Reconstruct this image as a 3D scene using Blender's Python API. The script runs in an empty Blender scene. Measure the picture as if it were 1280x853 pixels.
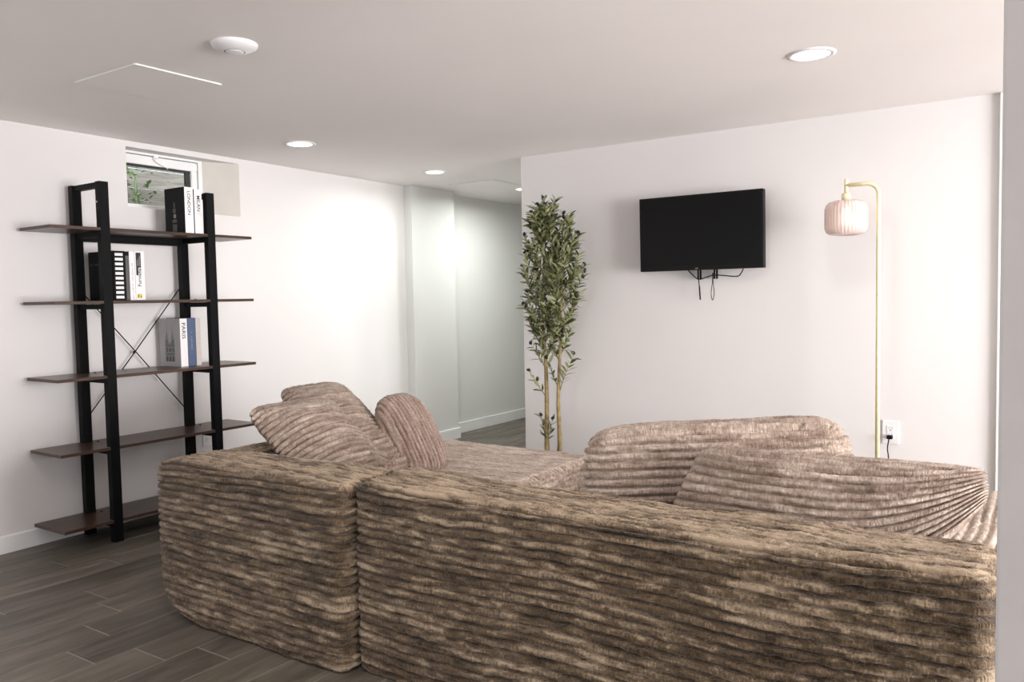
import bpy, bmesh, math, random
import numpy as np
from mathutils import Vector, Matrix

SC = bpy.context.scene
COL = SC.collection
random.seed(7)

# ------------------------------------------------------------------ camera
YAW, PITCH, ROLL = math.radians(34.02), math.radians(-3.08), math.radians(-1.08)
fwd = Vector((-math.sin(YAW) * math.cos(PITCH), math.cos(YAW) * math.cos(PITCH), math.sin(PITCH)))
rgt = Vector((math.cos(YAW), math.sin(YAW), 0))
up = rgt.cross(fwd)
r_ = rgt * math.cos(ROLL) + up * math.sin(ROLL)
u_ = -rgt * math.sin(ROLL) + up * math.cos(ROLL)
cam_d = bpy.data.cameras.new('camera')
cam = bpy.data.objects.new('camera', cam_d)
COL.objects.link(cam)
cam.matrix_world = Matrix(((r_.x, u_.x, -fwd.x, 0), (r_.y, u_.y, -fwd.y, 0), (r_.z, u_.z, -fwd.z, 1.25), (0, 0, 0, 1)))
cam_d.sensor_width = 36
cam_d.lens = 1015 * 36 / 1280
cam_d.clip_start = 0.02
SC.camera = cam

# ------------------------------------------------------------------ world, area lights, exposure
W = bpy.data.worlds.new('world')
SC.world = W
W.use_nodes = True
bg = W.node_tree.nodes['Background']
bg.inputs[0].default_value = (0.80, 0.88, 1.0, 1)
bg.inputs[1].default_value = 4.0


def area_light(name, loc, direction, sx, sy, power, color, spread=math.pi):
    d = bpy.data.lights.new(name, 'AREA')
    d.shape = 'RECTANGLE'
    d.size, d.size_y = sx, sy
    d.energy = power
    d.color = color
    d.spread = spread
    o = bpy.data.objects.new(name, d)
    COL.objects.link(o)
    o.location = loc
    o.rotation_euler = Vector(direction).to_track_quat('-Z', 'Y').to_euler()
    return o


# outdoor light falling in through the glazed patio door of the right wall
area_light('daylight_or_fill', (4.90, 1.95, 1.08), (-1, -0.02, 0.22), 3.15, 1.85, 485, (1.0, 0.962, 0.95))
# added fill light at an unseen opening behind the camera
area_light('daylight_or_fill', (-1.6, -2.34, 1.30), (0, 1, 0), 1.5, 1.1, 5, (1.0, 0.962, 0.95))
SC.view_settings.view_transform = 'Standard'
SC.view_settings.look = 'None'
SC.view_settings.gamma = 1
SC.view_settings.use_curve_mapping = False
SC.view_settings.exposure = 0.28

H = 2.19           # ceiling height


# ------------------------------------------------------------------ material helpers
def mat(name, color, rough=0.6, metal=0.0, spec=0.5, noise=0.0, nscale=30.0, bump=0.0, bscale=200.0, **kw):
    m = bpy.data.materials.new(name)
    m.use_nodes = True
    nt = m.node_tree
    b = nt.nodes['Principled BSDF']
    b.inputs['Base Color'].default_value = (*color, 1)
    b.inputs['Roughness'].default_value = rough
    b.inputs['Metallic'].default_value = metal
    b.inputs['Specular IOR Level'].default_value = spec
    for k, v in kw.items():
        b.inputs[k.replace('_', ' ')].default_value = v
    tc = nt.nodes.new('ShaderNodeTexCoord')
    n = nt.nodes.new('ShaderNodeTexNoise')
    n.inputs['Scale'].default_value = nscale
    n.inputs['Detail'].default_value = 4
    nt.links.new(tc.outputs['Object'], n.inputs['Vector'])
    if noise > 0:
        r = nt.nodes.new('ShaderNodeValToRGB')
        r.color_ramp.elements[0].color = (*[c * (1 - noise) for c in color], 1)
        r.color_ramp.elements[1].color = (*[min(1, c * (1 + noise)) for c in color], 1)
        r.color_ramp.elements[0].position = 0.3
        r.color_ramp.elements[1].position = 0.7
        nt.links.new(n.outputs['Fac'], r.inputs['Fac'])
        nt.links.new(r.outputs['Color'], b.inputs['Base Color'])
    if bump > 0:
        n2 = nt.nodes.new('ShaderNodeTexNoise')
        n2.inputs['Scale'].default_value = bscale
        n2.inputs['Detail'].default_value = 3
        nt.links.new(tc.outputs['Object'], n2.inputs['Vector'])
        bp = nt.nodes.new('ShaderNodeBump')
        bp.inputs['Strength'].default_value = bump
        bp.inputs['Distance'].default_value = 0.002
        nt.links.new(n2.outputs['Fac'], bp.inputs['Height'])
        nt.links.new(bp.outputs['Normal'], b.inputs['Normal'])
    return m


def wood_mat(name, c0, c1, scale, rough, axis_stretch, bump=0.15, per_object=0.0, spec=0.4):
    """stretched noise grain, with a per-object shift"""
    m = bpy.data.materials.new(name)
    m.use_nodes = True
    nt = m.node_tree
    L = nt.links.new
    b = nt.nodes['Principled BSDF']
    b.inputs['Roughness'].default_value = rough
    b.inputs['Specular IOR Level'].default_value = spec
    tc = nt.nodes.new('ShaderNodeTexCoord')
    oi = nt.nodes.new('ShaderNodeObjectInfo')
    mp = nt.nodes.new('ShaderNodeMapping')
    mp.inputs['Scale'].default_value = axis_stretch
    cb = nt.nodes.new('ShaderNodeCombineXYZ')
    mu = nt.nodes.new('ShaderNodeMath')
    mu.operation = 'MULTIPLY'
    mu.inputs[1].default_value = 37.0
    L(oi.outputs['Random'], mu.inputs[0])
    L(mu.outputs[0], cb.inputs[0])
    L(mu.outputs[0], cb.inputs[2])
    L(tc.outputs['Object'], mp.inputs['Vector'])
    L(cb.outputs[0], mp.inputs['Location'])
    n = nt.nodes.new('ShaderNodeTexNoise')
    n.inputs['Scale'].default_value = scale
    n.inputs['Detail'].default_value = 6
    n.inputs['Roughness'].default_value = 0.6
    n.inputs['Distortion'].default_value = 0.6
    L(mp.outputs[0], n.inputs['Vector'])
    r = nt.nodes.new('ShaderNodeValToRGB')
    r.color_ramp.elements[0].color = (*c0, 1)
    r.color_ramp.elements[1].color = (*c1, 1)
    r.color_ramp.elements[0].position = 0.32
    r.color_ramp.elements[1].position = 0.68
    L(n.outputs['Fac'], r.inputs['Fac'])
    hs = nt.nodes.new('ShaderNodeHueSaturation')
    ma = nt.nodes.new('ShaderNodeMapRange')
    ma.inputs['To Min'].default_value = 1 - per_object
    ma.inputs['To Max'].default_value = 1 + per_object
    L(oi.outputs['Random'], ma.inputs['Value'])
    L(ma.outputs[0], hs.inputs['Value'])
    L(r.outputs['Color'], hs.inputs['Color'])
    L(hs.outputs['Color'], b.inputs['Base Color'])
    bp = nt.nodes.new('ShaderNodeBump')
    bp.inputs['Strength'].default_value = bump
    bp.inputs['Distance'].default_value = 0.002
    L(n.outputs['Fac'], bp.inputs['Height'])
    L(bp.outputs['Normal'], b.inputs['Normal'])
    return m


def plush_mat(name, dark, mid, light, stretch, nap_w=0.50):
    """crushed plush: pile streaks along the ribs, painted top light, fine pile bump, sheen"""
    m = bpy.data.materials.new(name)
    m.use_nodes = True
    nt = m.node_tree
    L = nt.links.new
    b = nt.nodes['Principled BSDF']
    b.inputs['Roughness'].default_value = 0.9
    b.inputs['Specular IOR Level'].default_value = 0.12
    b.inputs['Sheen Weight'].default_value = 0.35
    b.inputs['Sheen Roughness'].default_value = 0.45
    b.inputs['Sheen Tint'].default_value = (0.95, 0.85, 0.78, 1)
    tc = nt.nodes.new('ShaderNodeTexCoord')
    mp = nt.nodes.new('ShaderNodeMapping')
    mp.inputs['Scale'].default_value = stretch
    L(tc.outputs['Object'], mp.inputs['Vector'])
    n = nt.nodes.new('ShaderNodeTexNoise')
    n.inputs['Scale'].default_value = 1.0
    n.inputs['Detail'].default_value = 5
    n.inputs['Roughness'].default_value = 0.62
    n.inputs['Distortion'].default_value = 0.7
    L(mp.outputs[0], n.inputs['Vector'])
    big = nt.nodes.new('ShaderNodeAttribute')      # lie of the pile, rib by rib, plus light painted on tops
    big.attribute_name = 'nap_toplight'
    mx = nt.nodes.new('ShaderNodeMath')
    mx.operation = 'MULTIPLY_ADD'
    mx.inputs[1].default_value = nap_w
    L(big.outputs['Fac'], mx.inputs[0])
    sc = nt.nodes.new('ShaderNodeMath')
    sc.operation = 'MULTIPLY'
    sc.inputs[1].default_value = 0.52
    L(n.outputs['Fac'], sc.inputs[0])
    L(sc.outputs[0], mx.inputs[2])
    mp3 = nt.nodes.new('ShaderNodeMapping')          # single tufts, lying across the ribs
    mp3.inputs['Scale'].default_value = [170.0 if v < 20 else 48.0 for v in stretch]
    L(tc.outputs['Object'], mp3.inputs['Vector'])
    tuft = nt.nodes.new('ShaderNodeTexNoise')
    tuft.inputs['Scale'].default_value = 1.0
    tuft.inputs['Detail'].default_value = 2
    L(mp3.outputs[0], tuft.inputs['Vector'])
    tm = nt.nodes.new('ShaderNodeMath')
    tm.operation = 'MULTIPLY_ADD'
    tm.inputs[1].default_value = 0.34
    L(tuft.outputs['Fac'], tm.inputs[0])
    off = nt.nodes.new('ShaderNodeMath')
    off.operation = 'SUBTRACT'
    off.inputs[1].default_value = 0.17 - (0.50 - nap_w) * 0.5
    L(mx.outputs[0], off.inputs[0])
    L(off.outputs[0], tm.inputs[2])
    mx = tm
    r = nt.nodes.new('ShaderNodeValToRGB')
    e = r.color_ramp.elements
    e[0].color = (*dark, 1)
    e[0].position = 0.33
    e[1].color = (*light, 1)
    e[1].position = 0.70
    k = e.new(0.52)
    k.color = (*mid, 1)
    L(mx.outputs[0], r.inputs['Fac'])
    L(r.outputs['Color'], b.inputs['Base Color'])
    f = nt.nodes.new('ShaderNodeTexNoise')
    mp2 = nt.nodes.new('ShaderNodeMapping')
    mp2.inputs['Scale'].default_value = [260.0 if v < 20 else 90.0 for v in stretch]
    L(tc.outputs['Object'], mp2.inputs['Vector'])
    f.inputs['Scale'].default_value = 1.0
    f.inputs['Detail'].default_value = 3
    L(mp2.outputs[0], f.inputs['Vector'])
    bp = nt.nodes.new('ShaderNodeBump')
    bp.inputs['Strength'].default_value = 1.0
    bp.inputs['Distance'].default_value = 0.006
    L(f.outputs['Fac'], bp.inputs['Height'])
    L(bp.outputs['Normal'], b.inputs['Normal'])
    return m


M = {}
M['wall'] = mat('wall_paint', (0.735, 0.712, 0.703), 0.55, spec=0.25, noise=0.01, nscale=3, bump=0.05, bscale=120)
M['hall'] = mat('hall_paint', (0.745, 0.74, 0.715), 0.5, spec=0.25, noise=0.01, nscale=3, bump=0.05, bscale=120)
M['ceiling'] = mat('ceiling_paint', (0.92, 0.88, 0.865), 0.8, spec=0.15, noise=0.012, nscale=2, bump=0.06, bscale=90)
M['pillar'] = mat('pillar_plaster', (0.52, 0.50, 0.488), 0.8, spec=0.15, noise=0.03, nscale=14, bump=0.35, bscale=45)
M['reveal'] = mat('reveal_shaded_beige', (0.60, 0.57, 0.53), 0.8, spec=0.15, noise=0.03, nscale=8)  # beige darkened to carry the shade of the recess side
M['trim'] = mat('trim_paint', (0.86, 0.86, 0.85), 0.35, spec=0.4, noise=0.01, nscale=5)
M['grout'] = mat('grout', (0.34, 0.31, 0.28), 0.9, noise=0.1, nscale=40)
M['plank'] = wood_mat('plank_tile', (0.074, 0.062, 0.048), (0.172, 0.150, 0.122), 3.0, 0.42, (7.0, 0.9, 7.0), 0.25, 0.22, 0.35)
M['black'] = mat('black_steel', (0.004, 0.004, 0.0045), 0.55, metal=0.0, spec=0.12, bump=0.08, bscale=500)
M['walnut'] = wood_mat('walnut_board', (0.034, 0.018, 0.012), (0.085, 0.046, 0.031), 4.0, 0.32, (9.0, 1.0, 9.0), 0.05, 0.06, 0.4)
M['steel'] = mat('screw_steel', (0.6, 0.6, 0.6), 0.3, metal=1.0)
M['plastic_w'] = mat('white_plastic', (0.82, 0.81, 0.82), 0.4, noise=0.01)
M['plastic_b'] = mat('black_plastic', (0.005, 0.005, 0.005), 0.45, spec=0.2, bump=0.03)
M['screen'] = mat('tv_screen', (0.004, 0.004, 0.0042), 0.3, spec=0.16)
M['brass'] = mat('brushed_brass', (0.84, 0.74, 0.48), 0.4, metal=0.3, noise=0.04, nscale=60)
M['bark'] = mat('olive_bark', (0.27, 0.20, 0.09), 0.75, noise=0.35, nscale=28, bump=0.5, bscale=60)
M['twig'] = mat('olive_twig', (0.20, 0.22, 0.055), 0.7, noise=0.25, nscale=40)
M['olive'] = mat('olive_fruit', (0.012, 0.010, 0.014), 0.35, noise=0.3, nscale=60)
M['pot'] = mat('pot_black', (0.02, 0.02, 0.02), 0.6, bump=0.05)
M['soil'] = mat('potting_soil', (0.05, 0.035, 0.02), 0.95, noise=0.4, nscale=60, bump=0.6, bscale=120)
M['gasket'] = mat('gasket', (0.03, 0.03, 0.03), 0.6)
M['fence'] = wood_mat('fence_board', (0.17, 0.145, 0.115), (0.31, 0.275, 0.225), 4, 0.85, (6.0, 1.0, 10.0), 0.3, 0.15)
M['leaf_out'] = mat('outdoor_leaf', (0.17, 0.26, 0.085), 0.6, noise=0.4, nscale=9)
M['ground'] = mat('ground_gravel', (0.22, 0.20, 0.17), 0.95, noise=0.4, nscale=50)
M['paper'] = mat('book_paper', (0.80, 0.78, 0.75), 0.7, noise=0.03, nscale=80)
M['book_w'] = mat('book_white', (0.83, 0.82, 0.82), 0.45, noise=0.01)
M['book_k'] = mat('book_black', (0.006, 0.006, 0.007), 0.6, spec=0.15, noise=0.1)
M['book_g'] = mat('book_grey', (0.40, 0.385, 0.38), 0.5, noise=0.03, nscale=12)
M['book_blue'] = mat('book_blue', (0.080, 0.115, 0.205), 0.5, noise=0.06, nscale=25)
M['book_navy'] = mat('book_navy', (0.02, 0.024, 0.05), 0.5)
M['book_beige'] = mat('book_beige', (0.62, 0.56, 0.52), 0.5, noise=0.02)
M['ink'] = mat('ink_black', (0.012, 0.012, 0.014), 0.6)
M['ink_grey'] = mat('ink_grey', (0.09, 0.088, 0.09), 0.6)
M['ink_soft'] = mat('ink_soft', (0.25, 0.245, 0.245), 0.6)
M['ink_dim'] = mat('ink_dim', (0.06, 0.06, 0.058), 0.5)
M['ink_rose'] = mat('ink_rose', (0.55, 0.45, 0.40), 0.6)
M['ink_yellow'] = mat('ink_yellow', (0.66, 0.56, 0.16), 0.6)
M['sofa'] = plush_mat('plush_sofa', (0.026, 0.016, 0.008), (0.122, 0.083, 0.049), (0.39, 0.298, 0.205), (16.0, 16.0, 75.0))
M['sofa_top'] = plush_mat('plush_cushion', (0.15, 0.098, 0.072), (0.34, 0.262, 0.212), (0.60, 0.505, 0.43), (10.0, 50.0, 50.0), 0.34)
M['sofa_down'] = plush_mat('plush_cushion_down', (0.17, 0.108, 0.085), (0.33, 0.24, 0.20), (0.52, 0.415, 0.355), (50.0, 50.0, 10.0), 0.26)

gm = bpy.data.materials.new('pink_glass')
gm.use_nodes = True
gb = gm.node_tree.nodes['Principled BSDF']
gb.inputs['Base Color'].default_value = (1.0, 0.87, 0.82, 1)
gb.inputs['Roughness'].default_value = 0.12
gb.inputs['Transmission Weight'].default_value = 0.6
gb.inputs['IOR'].default_value = 1.3
M['pink_glass'] = gm
pg = bpy.data.materials.new('window_glass')
pg.use_nodes = True
pb = pg.node_tree.nodes['Principled BSDF']
pb.inputs['Base Color'].default_value = (0.95, 0.97, 0.95, 1)
pb.inputs['Roughness'].default_value = 0.03
pb.inputs['Transmission Weight'].default_value = 1.0
pb.inputs['IOR'].default_value = 1.05
M['glass'] = pg


def emit(name, color, strength):
    m = bpy.data.materials.new(name)
    m.use_nodes = True
    b = m.node_tree.nodes['Principled BSDF']
    b.inputs['Base Color'].default_value = (1, 1, 1, 1)
    b.inputs['Emission Color'].default_value = (*color, 1)
    b.inputs['Emission Strength'].default_value = strength
    return m


M['lens'] = emit('downlight_lens', (1.0, 0.97, 0.93), 9.0)
M['bulb'] = emit('bulb_glow', (1.0, 0.93, 0.82), 0.75)

lf = bpy.data.materials.new('olive_leaf')
lf.use_nodes = True
nt = lf.node_tree
b = nt.nodes['Principled BSDF']
b.inputs['Roughness'].default_value = 0.5
oi = nt.nodes.new('ShaderNodeObjectInfo')
geo = nt.nodes.new('ShaderNodeNewGeometry')
tcn = nt.nodes.new('ShaderNodeTexCoord')
ns = nt.nodes.new('ShaderNodeTexNoise')
ns.inputs['Scale'].default_value = 26
nt.links.new(geo.outputs['Position'], ns.inputs['Vector'])
rp = nt.nodes.new('ShaderNodeValToRGB')
rp.color_ramp.elements[0].position = 0.42
rp.color_ramp.elements[1].position = 0.62
rp.color_ramp.elements[0].color = (0.022, 0.034, 0.012, 1)
rp.color_ramp.elements[1].color = (0.16, 0.185, 0.06, 1)
nt.links.new(ns.outputs['Fac'], rp.inputs['Fac'])
mixc = nt.nodes.new('ShaderNodeMixRGB')
mixc.inputs[2].default_value = (0.30, 0.31, 0.16, 1)
nt.links.new(geo.outputs['Backfacing'], mixc.inputs[0])
nt.links.new(rp.outputs['Color'], mixc.inputs[1])
nt.links.new(mixc.outputs[0], b.inputs['Base Color'])
M['leaf'] = lf


# ------------------------------------------------------------------ object helpers
def tag(o, label=None, cat=None, group=None, kind=None):
    if label: o['label'] = label
    if cat: o['category'] = cat
    if group: o['group'] = group
    if kind: o['kind'] = kind
    return o


def thing(name, label, cat, loc=(0, 0, 0), group=None):
    o = bpy.data.objects.new(name, None)
    o.empty_display_size = 0.05
    COL.objects.link(o)
    o.location = loc
    return tag(o, label, cat, group)


def wloc(o):
    v = Vector((0, 0, 0))
    while o is not None:
        v = v + o.location
        o = o.parent
    return v


def link(name, me, m, parent=None, loc=None):
    o = bpy.data.objects.new(name, me)
    COL.objects.link(o)
    if m is not None and not me.materials:
        me.materials.append(M[m] if isinstance(m, str) else m)
    if parent is not None:
        o.parent = parent
    if loc is not None:
        o.location = loc
    return o


def build(name, bm, m, parent=None, smooth=False):
    """bm is in world coordinates; stored relative to the parent's origin"""
    me = bpy.data.meshes.new(name)
    if parent is not None:
        bmesh.ops.translate(bm, verts=bm.verts, vec=-wloc(parent))
    bmesh.ops.recalc_face_normals(bm, faces=bm.faces)
    bm.to_mesh(me)
    bm.free()
    if smooth:
        me.polygons.foreach_set('use_smooth', [True] * len(me.polygons))
    return link(name, me, m, parent)


def add_box(bm, lo, hi, bevel=0.0, seg=2):
    lo, hi = Vector(lo), Vector(hi)
    r = bmesh.ops.create_cube(bm, size=1.0)
    vs = r['verts']
    for v in vs:
        v.co = Vector(((lo[i] + hi[i]) / 2 + v.co[i] * (hi[i] - lo[i])) for i in range(3))
    if bevel > 0:
        es = list({e for v in vs for e in v.link_edges})
        bmesh.ops.bevel(bm, geom=es, offset=bevel, segments=seg, affect='EDGES', profile=0.5)
    return bm


def box(name, lo, hi, m, parent=None, bevel=0.0):
    return build(name, add_box(bmesh.new(), lo, hi, bevel), m, parent)


def struct(o):
    o['kind'] = 'structure'
    return o


def add_tube(bm, pts, rad, n=8, cap=True):
    pts = [Vector(p) for p in pts]
    rads = rad if isinstance(rad, (list, tuple)) else [rad] * len(pts)
    rings = []
    prev = None
    for i, p in enumerate(pts):
        t = (pts[min(i + 1, len(pts) - 1)] - pts[max(i - 1, 0)]).normalized()
        if prev is None:
            a = Vector((0, 0, 1)) if abs(t.z) < 0.9 else Vector((1, 0, 0))
            nrm = t.cross(a).normalized()
        else:
            nrm = (prev - t * prev.dot(t)).normalized()
        prev = nrm
        bn = t.cross(nrm)
        rings.append([bm.verts.new(p + (nrm * math.cos(2 * math.pi * k / n) + bn * math.sin(2 * math.pi * k / n)) * rads[i]) for k in range(n)])
    for a, c in zip(rings, rings[1:]):
        for k in range(n):
            bm.faces.new((a[k], a[(k + 1) % n], c[(k + 1) % n], c[k]))
    if cap:
        bm.faces.new(rings[0][::-1])
        bm.faces.new(rings[-1])
    return bm


def tube(name, pts, rad, m, parent=None, n=8):
    return build(name, add_tube(bmesh.new(), pts, rad, n), m, parent, True)


def add_lathe(bm, c, prof, n=32, flute=0, famp=0.0, close=True):
    c = Vector(c)
    rings = []
    for r, z in prof:
        ring = []
        for k in range(n):
            a = 2 * math.pi * k / n
            rr = r + (famp * math.cos(flute * a) if flute and r > 0.03 else 0)
            ring.append(bm.verts.new(c + Vector((rr * math.cos(a), rr * math.sin(a), z))))
        rings.append(ring)
    for a, b2 in zip(rings, rings[1:]):
        for k in range(n):
            bm.faces.new((a[k], a[(k + 1) % n], b2[(k + 1) % n], b2[k]))
    if close:
        bm.faces.new(rings[0][::-1])
        bm.faces.new(rings[-1])
    return bm


def lathe(name, c, prof, m, parent=None, n=32, **kw):
    return build(name, add_lathe(bmesh.new(), c, prof, n, **kw), m, parent, True)


def prism(name, poly, axis, d0, d1, m, parent=None):
    """polygon of world points; extruded by offset vectors d0 -> d1"""
    bm = bmesh.new()
    A = [bm.verts.new(Vector(p) + Vector(d0)) for p in poly]
    B = [bm.verts.new(Vector(p) + Vector(d1)) for p in poly]
    bm.faces.new(A)
    bm.faces.new(B[::-1])
    n = len(poly)
    for i in range(n):
        bm.faces.new((A[i], B[i], B[(i + 1) % n], A[(i + 1) % n]))
    return build(name, bm, m, parent)


def smoothcurve(pts, per=6):
    P = [Vector(p) for p in pts]
    P = [P[0] * 2 - P[1]] + P + [P[-1] * 2 - P[-2]]
    out = []
    for i in range(1, len(P) - 2):
        for k in range(per):
            t = k / per
            a, b2, c, d = P[i - 1], P[i], P[i + 1], P[i + 2]
            out.append(0.5 * ((2 * b2) + (c - a) * t + (2 * a - 5 * b2 + 4 * c - d) * t * t + (3 * b2 - a - 3 * c + d) * t ** 3))
    out.append(P[-2])
    return out


def text_part(name, s, origin, ex, ey, height, m, parent, width=None, depth=0.0004, shear=0.0, bold=0.008):
    """flat lettering: left baseline at origin, ex = reading direction, ey = letter-up direction"""
    cu = bpy.data.curves.new('tmp', 'FONT')
    cu.body = s
    cu.size = 1.0
    cu.shear = shear
    cu.offset = bold
    cu.resolution_u = 3
    ob = bpy.data.objects.new('tmp', cu)
    COL.objects.link(ob)
    dg = bpy.context.evaluated_depsgraph_get()
    dg.update()
    me = bpy.data.meshes.new_from_object(ob.evaluated_get(dg))
    bpy.data.objects.remove(ob)
    bpy.data.curves.remove(cu)
    me.materials.clear()
    xs = [v.co.x for v in me.vertices]
    ys = [v.co.y for v in me.vertices]
    x0, x1, y0 = min(xs), max(xs), 0.0
    y1 = max(ys)
    sy = height / (y1 - y0)
    sx = (width / (x1 - x0)) if width else sy
    ex, ey = Vector(ex), Vector(ey)
    nz = ex.cross(ey)
    base = Vector(origin) - wloc(parent)
    for v in me.vertices:
        v.co = base + ex * ((v.co.x - x0) * sx) + ey * ((v.co.y - y0) * sy) + nz * depth
    me.name = name
    return link(name, me, m, parent)


# vectorised value noise
def vnoise(P, seed=0):
    P = np.asarray(P, dtype=np.float64)
    i = np.floor(P).astype(np.int64)
    f = P - i
    f = f * f * (3 - 2 * f)

    def hsh(a):
        h = (a[..., 0] * 374761393 + a[..., 1] * 668265263 + a[..., 2] * 2147483647 + seed * 974711) & 0x7fffffff
        h = ((h ^ (h >> 13)) * 1274126177) & 0x7fffffff
        h = (h ^ (h >> 16)) & 0xffff
        return h / 65535.0
    out = 0
    for dx in (0, 1):
        for dy in (0, 1):
            for dz in (0, 1):
                w = (f[..., 0] if dx else 1 - f[..., 0]) * (f[..., 1] if dy else 1 - f[..., 1]) * (f[..., 2] if dz else 1 - f[..., 2])
                out = out + w * hsh(i + np.array([dx, dy, dz]))
    return out * 2 - 1


def rib_height(c, pitch, amp):
    f = np.mod(c / pitch, 1.0) * 2 - 1
    g = 1 - np.abs(f)
    return amp * (0.80 * np.clip(g / 0.50, 0, 1) ** 0.75 + 0.20 * (1 - f * f) - 0.7)


def cube_patches(steps):
    """six grids on the unit cube [-1,1]^3; steps = function(axis)-> sample array"""
    out = []
    for ax in range(3):
        a1, a2 = [(1, 2), (2, 0), (0, 1)][ax]
        for s in (-1, 1):
            U, V = np.meshgrid(steps(ax, a1), steps(ax, a2), indexing='ij')
            P = np.zeros(U.shape + (3,))
            P[..., ax] = s
            P[..., a1] = U
            P[..., a2] = V
            out.append((P, s))
    return out


def nap_of(c, pitch, along, P, seed):
    i = np.floor(c / pitch)
    z = np.zeros_like(c)
    k = c / pitch
    v = 0.36 * vnoise(np.stack([i * 3.71, along * 5.0, z], -1), seed + 40) + 0.36 * vnoise(np.stack([k * 1.3, along * 7.0, z + 3], -1), seed + 41) + 0.42 * vnoise(np.stack([k * 2.4, along * 22.0 + k * 0.8, z + 7], -1), seed + 43)
    v = v + 0.16 * vnoise(P * 3.0, seed + 42)
    return np.clip(0.5 + 0.46 * v, 0, 1)


def patches_to_mesh(name, patches):
    vs, fs, off = [], [], 0
    nap_toplight = np.concatenate([p[2].reshape(-1) for p in patches])
    for P, s, _ in patches:
        nu, nv = P.shape[:2]
        vs.append(P.reshape(-1, 3))
        idx = np.arange(nu * nv).reshape(nu, nv) + off
        q = np.stack([idx[:-1, :-1], idx[1:, :-1], idx[1:, 1:], idx[:-1, 1:]], -1).reshape(-1, 4)
        if s < 0:
            q = q[:, ::-1]
        fs.append(q)
        off += nu * nv
    V = np.concatenate(vs)
    F = np.concatenate(fs)
    # weld shared edges
    key = np.round(V * 1e5).astype(np.int64)
    _, first, inv = np.unique(key, axis=0, return_index=True, return_inverse=True)
    inv = inv.reshape(-1)
    V = V[first]
    nap_toplight = nap_toplight[first]
    F = inv[F]
    me = bpy.data.meshes.new(name)
    me.vertices.add(len(V))
    me.vertices.foreach_set('co', V.ravel())
    me.loops.add(F.size)
    me.loops.foreach_set('vertex_index', F.ravel().astype(np.int32))
    me.polygons.add(len(F))
    me.polygons.foreach_set('loop_start', np.arange(0, F.size, 4, dtype=np.int32))
    me.polygons.foreach_set('loop_total', np.full(len(F), 4, dtype=np.int32))
    me.update(calc_edges=True)
    me.validate()
    at = me.attributes.new('nap_toplight', 'FLOAT', 'POINT')
    at.data.foreach_set('value', nap_toplight.astype(np.float32))
    me.polygons.foreach_set('use_smooth', [True] * len(me.polygons))
    return me


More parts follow.
